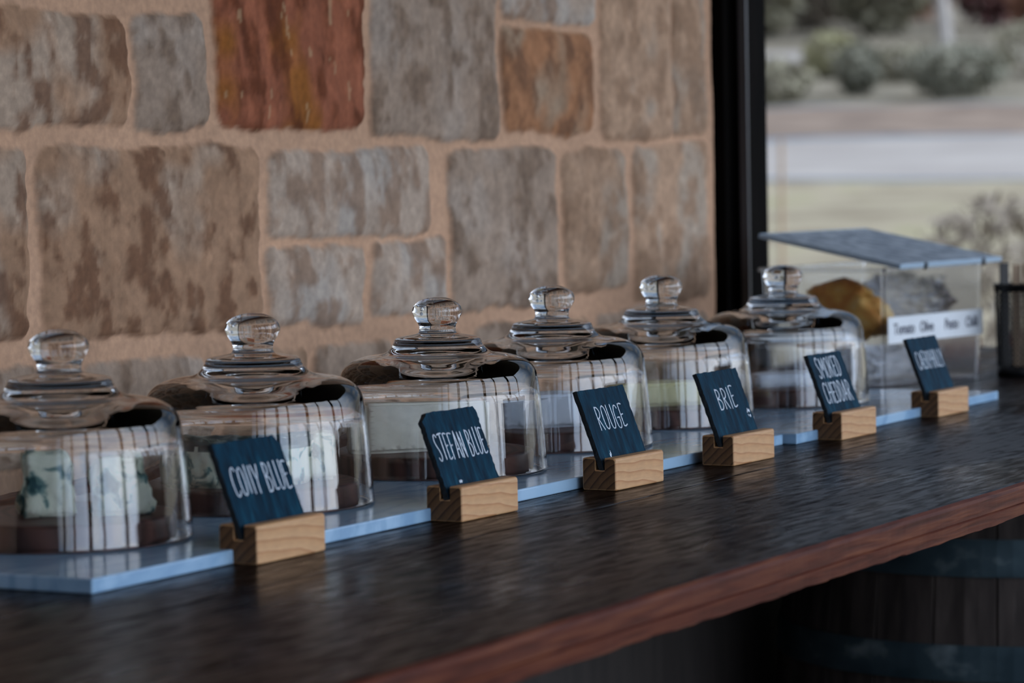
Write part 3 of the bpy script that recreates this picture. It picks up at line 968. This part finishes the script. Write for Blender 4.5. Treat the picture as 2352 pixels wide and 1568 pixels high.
# contents of the container
def lump(name, c, s, mat, label, cat, seed, amp=.16, rot=0, sub=4, f=2.2):
    from mathutils import noise
    bm = bmesh.new()
    bmesh.ops.create_icosphere(bm, subdivisions=sub, radius=1)
    for v in bm.verts:
        d = v.co.normalized()
        k = 1 + amp * noise.noise(d * f + Vector((seed, seed, 0))) + amp * .5 * noise.noise(d * f * 3 + Vector((0, seed, 0)))
        p = Vector((abs(d.x) ** .8 * math.copysign(1, d.x), abs(d.y) ** .8 * math.copysign(1, d.y), abs(d.z) ** .8 * math.copysign(1, d.z))) * k
        v.co = Vector((p.x * s[0], p.y * s[1], max(p.z, -.92) * s[2]))
    o = bm_obj(name, bm, mat, None, smooth=True)
    mat_ = Matrix.Translation((BX, BY, .0003)) @ Matrix.Rotation(BA, 4, 'Z')
    o.matrix_world = mat_ @ Matrix.Translation(c) @ Matrix.Rotation(rot, 4, 'Z')
    return tag(o, label, cat)


lump('bread_loaf', (.046, .094, .100), (.027, .066, .046), M_crust, 'golden brown loaf leaning inside the clear plastic container', 'bread', 4, amp=.32, f=1.7)
lump('plastic_bag', (.150, .100, .029), (.105, .070, .022), M_bag, 'crumpled clear plastic bag filling the bottom of the container', 'bag', 9, amp=.35, sub=5, f=3.5)
lump('plastic_bag', (.215, .090, .112), (.055, .055, .040), M_bag, 'crumpled top of a clear plastic bag above the container label', 'bag', 13, amp=.5, sub=5, f=4)

# ------------------------------------------------------------------ mesh cup with sticks
CX, CY = 4.362, 1.482
cup = empty('mesh_cup', (CX, CY, .0003))
tag(cup, 'black wire mesh cup right of the plastic container, cut by the photo edge', 'cup')
bm = bmesh.new()
nA, nR, Rb, Rt_, Hc = 56, 34, .0375, .0405, .137
g = {}
for j in range(nR + 1):
    for k in range(nA):
        if (j + k) % 2 == 0:
            z = Hc * j / nR; r = Rb + (Rt_ - Rb) * j / nR; a = 2 * P * k / nA
            g[(k, j)] = bm.verts.new((r * math.cos(a), r * math.sin(a), z))
for j in range(1, nR):
    for k in range(nA):
        if (j + k) % 2 == 1:
            q = [g.get(((k - 1) % nA, j)), g.get((k, j - 1)), g.get(((k + 1) % nA, j)), g.get((k, j + 1))]
            if all(q): bm.faces.new(q)
o = bm_obj('wire_mesh', bm, M_black, cup)
md = o.modifiers.new('w', 'WIREFRAME'); md.thickness = .0021; md.use_even_offset = False
lathe('cup_rim', [(Rt_ - .0005, Hc - .010), (Rt_ + .0018, Hc - .010), (Rt_ + .0020, Hc - .002), (Rt_ + .0040, Hc - .001), (Rt_ + .0040, Hc + .001), (Rt_ - .0005, Hc + .001)], M_black, cup, 64, True)
lathe('cup_base', [(0, 0), (Rb + .0012, 0), (Rb + .0018, .016), (Rb, .016), (Rb - .001, .002), (0, .002)], M_black, cup, 64)
sl_ = ['flat pale wooden stick nearest the rim of the black mesh cup', 'flat pale wooden stick in the middle of the black mesh cup', 'dark-handled stick at the left of the black mesh cup', 'flat pale wooden stick at the back of the black mesh cup']
for i, (dx, dy, h_, mt_) in enumerate([(-.004, -.008, .168, M_stick), (.012, -.014, .170, M_stick), (-.022, .020, .169, M_black), (.012, .014, .166, M_stick)]):
    bm = bmesh.new(); add_box(bm, -.008, .008, -.0012, .0012, 0, h_ - .002, .0008)
    st = bm_obj('wooden_stick' if mt_ is M_stick else 'dark_stick', bm, mt_)
    st.location = (CX + dx, CY + dy, .0028); st.rotation_euler = (rad(1.5 * (i - 1)), rad(1.2 * (1 - i)), YAW - P / 2 + .2 * i)
    tag(st, sl_[i], 'stick', 'sticks in the black mesh cup')

# ------------------------------------------------------------------ wine barrel under the counter
BXc, BYc, BR = 4.13, 1.42, .34
bz0, bz1 = -.95, -.038
bar = empty('wine_barrel', (BXc, BYc, bz0))
tag(bar, 'old oak wine barrel with galvanised hoops standing under the counter', 'barrel')
HB = bz1 - bz0
def brad(z):
    t = (z / HB - .5) * 2
    return BR * (1 - .17 * t * t) + .0
verts, faces = [], []
NS, NZ = 24, 28
segs = []
for s in range(NS):
    a0, a1 = 2 * P * s / NS, 2 * P * (s + 1) / NS
    gap = .006
    segs += [(a0 + gap * .3, -.004), (a0 + gap, 0), ((a0 + a1) / 2, .0006), (a1 - gap, 0), (a1 - gap * .3, -.004)]
n = len(segs)
for j in range(NZ + 1):
    z = HB * j / NZ
    for a, d in segs: verts.append(((brad(z) + d) * math.cos(a), (brad(z) + d) * math.sin(a), z))
for j in range(NZ):
    for k in range(n):
        k2 = (k + 1) % n
        faces.append((j * n + k, j * n + k2, (j + 1) * n + k2, (j + 1) * n + k))
faces.append(tuple(range(n))[::-1]); faces.append(tuple(NZ * n + k for k in range(n)))
mesh_obj('staves', verts, faces, M_stave, bar)
for i, (z0, z1) in enumerate([(.02, .06), (.21, .255), (.385, .43), (-.365 - bz0, -.318 - bz0), (-.228 - bz0, -.179 - bz0), (-.095 - bz0, -.048 - bz0)]):
    hp = lathe('hoop', [(brad(z0) + .0005, z0), (brad(z0) + .0032, z0), (brad(z1) + .0032, z1), (brad(z1) + .0005, z1)], M_hoop, bar, 96, True)
    hp.data.polygons.foreach_set('use_smooth', [False] * len(hp.data.polygons))
    for rz_ in ((-1.92,) if i != 4 else (-1.99,)):
        bm = bmesh.new(); bmesh.ops.create_uvsphere(bm, u_segments=12, v_segments=8, radius=.006)
        rv_ = bm_obj('rivet', bm, M_black, hp, True)
        zz = (z0 + z1) / 2; rv_.location = ((brad(zz) + .003) * math.cos(rz_), (brad(zz) + .003) * math.sin(rz_), zz)

# ------------------------------------------------------------------ land outside
AZ = rad(21.0)
prof_s = [-60, 0, 7, 15, 25, 35, 42, 48, 56, 62, 80, 105, 160]
prof_z = [-1.05, -1.05, -1.05, -.60, -.45, .19, .76, 1.30, 2.18, 2.85, 4.6, 9.5, 22]


def tz(s, t):
    s = np.asarray(s, float); t = np.asarray(t, float)
    base = np.interp(s, prof_s, prof_z)
    return base + (fbm(s * .35, t * .35, 61) - .5) * .22 * np.clip((s - 9) / 8, 0, 1)


def strip(name, s0, s1, mat, ds=.8, dt=1.2, wob=.8, t0=-60, t1=60):
    ss = np.arange(s0, s1 + .01, ds); tt = np.arange(t0, t1 + .01, dt)
    A, B = np.meshgrid(ss, tt)
    A = A + np.where((A > 5), (fbm(B * .12, A * 0 + 3.3, 91) - .5) * wob * 2, 0)
    Zt = tz(A, B)
    x = A * math.cos(AZ) - B * math.sin(AZ); y = A * math.sin(AZ) + B * math.cos(AZ)
    n_, m_ = A.shape
    i_ = np.arange(n_ * m_).reshape(n_, m_)
    f = np.stack([i_[:-1, :-1], i_[:-1, 1:], i_[1:, 1:], i_[1:, :-1]], -1).reshape(-1, 4)
    o = mesh_obj(name, np.stack([x.ravel(), y.ravel(), Zt.ravel()], 1).tolist(), [tuple(int(v) for v in q) for q in f], mat, smooth=True)
    return tag(o, kind='structure')


M_lawn = noise_mat('dry_lawn', [(0.3, (0.25, 0.20, 0.13)), (0.55, (0.42, 0.36, 0.25)), (0.75, (0.33, 0.31, 0.16))], .9, 6, rough=.9, bs=.3, bd=.05)
M_road = noise_mat('pale_gravel', [(0.3, (0.38, 0.34, 0.31)), (0.7, (0.50, 0.46, 0.42))], .6, 6, rough=.9, bs=.2, bd=.03)
M_mulch = noise_mat('mulch', [(0.3, (0.17, 0.12, 0.09)), (0.7, (0.36, 0.27, 0.205))], .9, 6, rough=.95, bs=.4, bd=.05)
M_scrub = noise_mat('dry_scrub', [(0.3, (0.18, 0.155, 0.11)), (0.55, (0.32, 0.28, 0.21)), (0.75, (0.27, 0.225, 0.17))], .5, 6, rough=.95, bs=.4, bd=.05)
strip('lawn', -60, 35, M_lawn)
strip('gravel_road', 35, 42, M_road)
strip('mulch_bank', 42, 48, M_mulch)
strip('scrub_slope', 48, 56, M_scrub)
strip('upper_path', 56, 60, M_road)
strip('woodland_slope', 60, 160, M_scrub, 2.5, 2.5)


def leafy(parent, name, c, rx, ry, rz, n_, size, mat, seed, low=.0):
    r4 = random.Random(seed)
    vs, fs = [], []
    for _ in range(n_):
        th = r4.uniform(0, 2 * P); cz = r4.uniform(-1 + low, 1); q = math.sqrt(max(0, 1 - cz * cz)); rad_ = r4.uniform(.55, 1) ** .6
        p = Vector((c[0] + rx * q * math.cos(th) * rad_, c[1] + ry * q * math.sin(th) * rad_, c[2] + rz * cz * rad_))
        a = Vector((r4.gauss(0, 1), r4.gauss(0, 1), r4.gauss(0, 1))).normalized() * size * r4.uniform(.5, 1.2)
        b_ = a.orthogonal().normalized() * size * .45
        i_ = len(vs)
        vs += [p - a, p + b_, p + a, p - b_]
        fs.append((i_, i_ + 1, i_ + 2, i_ + 3))
    return mesh_obj(name, vs, fs, mat, parent)


def leafmat(name, c0, c1):
    mt = noise_mat(name, [(.3, c0), (.7, c1)], 1.5, 3, rough=.7, bs=0)
    return mt


L_dark = leafmat('dark_leaves', (.19, .185, .135), (.30, .29, .22))
L_olive = leafmat('olive_leaves', (.22, .20, .135), (.36, .33, .23))
L_grey = leafmat('dry_brown_leaves', (.20, .16, .12), (.36, .31, .24))
L_red = leafmat('purple_leaves', (.13, .05, .05), (.24, .12, .11))
L_orange = leafmat('rusty_leaves', (.25, .11, .07), (.40, .22, .15))
L_green = leafmat('yellow_green_leaves', (.30, .28, .15), (.42, .39, .23))
M_bark = noise_mat('pale_bark', [(.3, (.24, .22, .20)), (.7, (.40, .37, .34))], 4, 5, (3, 3, 1), .8, .3)


def at_az(az_deg, s_along):
    """ground point at a compass bearing from the counter, at along-slope distance s"""
    d = rad(az_deg) - AZ
    t = s_along * math.tan(d)
    x = s_along * math.cos(AZ) - t * math.sin(AZ); y = s_along * math.sin(AZ) + t * math.cos(AZ)
    return x, y, float(tz([s_along], [t])[0])


def branch(bm, a, b_, r0, r1, n_=7):
    a, b_ = Vector(a), Vector(b_)
    d = (b_ - a).normalized(); u = d.orthogonal().normalized(); v = d.cross(u)
    A = [bm.verts.new(a + (u * math.cos(2 * P * k / n_) + v * math.sin(2 * P * k / n_)) * r0) for k in range(n_)]
    B = [bm.verts.new(b_ + (u * math.cos(2 * P * k / n_) + v * math.sin(2 * P * k / n_)) * r1) for k in range(n_)]
    for k in range(n_): bm.faces.new((A[k], A[(k + 1) % n_], B[(k + 1) % n_], B[k]))
    bm.faces.new(A[::-1]); bm.faces.new(B)


def shrub(name, az, s, w_, h_, mat, label, seed, n_=500, size=.09, z_off=0):
    x, y, z = at_az(az, s)
    e = empty(name, (x, y, z - .03))
    bm = bmesh.new()
    for k in range(5):
        a = k * 1.26 + seed; branch(bm, (0, 0, 0), (w_ * .25 * math.cos(a), w_ * .25 * math.sin(a), h_ * .6), .02 * h_, .008 * h_)
    bm_obj('stem', bm, M_bark, e)
    leafy(e, 'foliage', (0, 0, h_ * .55), w_ / 2, w_ / 2, h_ * .5, n_, size, mat, seed)
    return tag(e, label, 'shrub')


shrub('shrub', 18.75, 12.0, 1.15, .95, L_grey, 'dry greyish-brown shrub beyond the counter at the right photo edge', 2, 1500, .045)
shrub('shrub', 18.55, 9.0, .30, .78, L_red, 'purple-leaved shrub just above the container lid at the right edge', 3, 600, .04)
shrub('shrub', 21.75, 50.0, .75, .85, L_dark, 'small dark green shrub on the scrubby slope', 4, 500, .12)
shrub('shrub', 19.95, 49.0, 1.7, .85, L_dark, 'wide dark green shrub on the slope above the mulch bank', 5, 900, .12)
shrub('shrub', 22.25, 53.2, 1.0, .8, L_green, 'yellow-green shrub beside the small dark one on the slope', 6, 500, .12)
shrub('shrub', 20.95, 52.5, 1.6, .6, L_olive, 'low olive-coloured shrub between the two dark ones', 7, 700, .12)
shrub('shrub', 23.3, 49.0, 1.3, .7, L_olive, 'olive shrub next to the black frame on the slope', 8, 500, .12)
shrub('shrub', 18.2, 52.4, 2.2, 1.0, L_olive, 'olive shrub on the slope at the right photo edge', 9, 600, .12)


def tree(name, az, s, h_, tr, cw, mat, label, seed, bare=False, n_=1400):
    x, y, z = at_az(az, s)
    e = empty(name, (x, y, z - .1))
    r4 = random.Random(seed)
    bm = bmesh.new()
    branch(bm, (0, 0, 0), (0, .1, h_ * .16), tr, tr * .8)
    tips = []
    for k in range(7):
        a = 2 * P * k / 7 + r4.uniform(-.3, .3)
        b1 = Vector((math.cos(a) * h_ * .14, math.sin(a) * h_ * .14, h_ * r4.uniform(.32, .5)))
        branch(bm, (0, .1, h_ * .15), b1, tr * .55, tr * .3)
        b2 = b1 + Vector((math.cos(a) * h_ * .1, math.sin(a) * h_ * .1, h_ * r4.uniform(.2, .35)))
        branch(bm, b1, b2, tr * .3, tr * .12)
    bm_obj('trunk', bm, M_bark, e)
    leafy(e, 'crown', (0, 0, h_ * (.75 if bare else .46)), cw / 2, cw / 2, h_ * (.25 if bare else .44), 350 if bare else n_, .22, mat, seed)
    return tag(e, label, 'tree', 'trees along the top of the slope')


tree('pale_trunked_tree', 20.12, 60.5, 7.5, .17, 3, L_grey, 'pale bare-branched tree standing above the upper path', 31, True)
for i, (az, s, h_, cw, mt_, lb) in enumerate([
        (23.7, 63, 3.4, 2.4, L_olive, 'olive-leaved tree behind the black frame on the far slope'),
        (22.5, 67, 4.0, 3.0, L_grey, 'brownish tree right of the black frame on the far slope'),
        (21.3, 63.5, 3.6, 2.4, L_olive, 'olive green tree in the middle of the far slope'),
        (20.8, 71, 4.6, 3.4, L_orange, 'rusty-leaved tree behind the olive green tree'),
        (19.2, 67, 4.0, 2.6, L_red, 'purple-brown tree right of the pale trunk'),
        (18.3, 62.5, 3.4, 1.8, L_orange, 'rusty-leaved tree at the top right photo corner'),
        (23.3, 76, 7, 4.0, L_grey, 'tall dry brown tree far behind the brownish tree'),
        (19.5, 84, 8, 6.0, L_olive, 'large olive tree far behind the pale trunk')]):
    tree('leafy_tree', az, s, h_, .10, cw, mt_, lb, 60 + i)
x, y, z = at_az(23.2, 20)
bm = bmesh.new(); branch(bm, (0, 0, 0), (.01, 0, 1.05), .018, .014, 8)
st = bm_obj('garden_stake', bm, M_stick); st.location = (x, y, z - .02)
tag(st, 'thin upright stake on the lawn beside the black frame', 'stake')
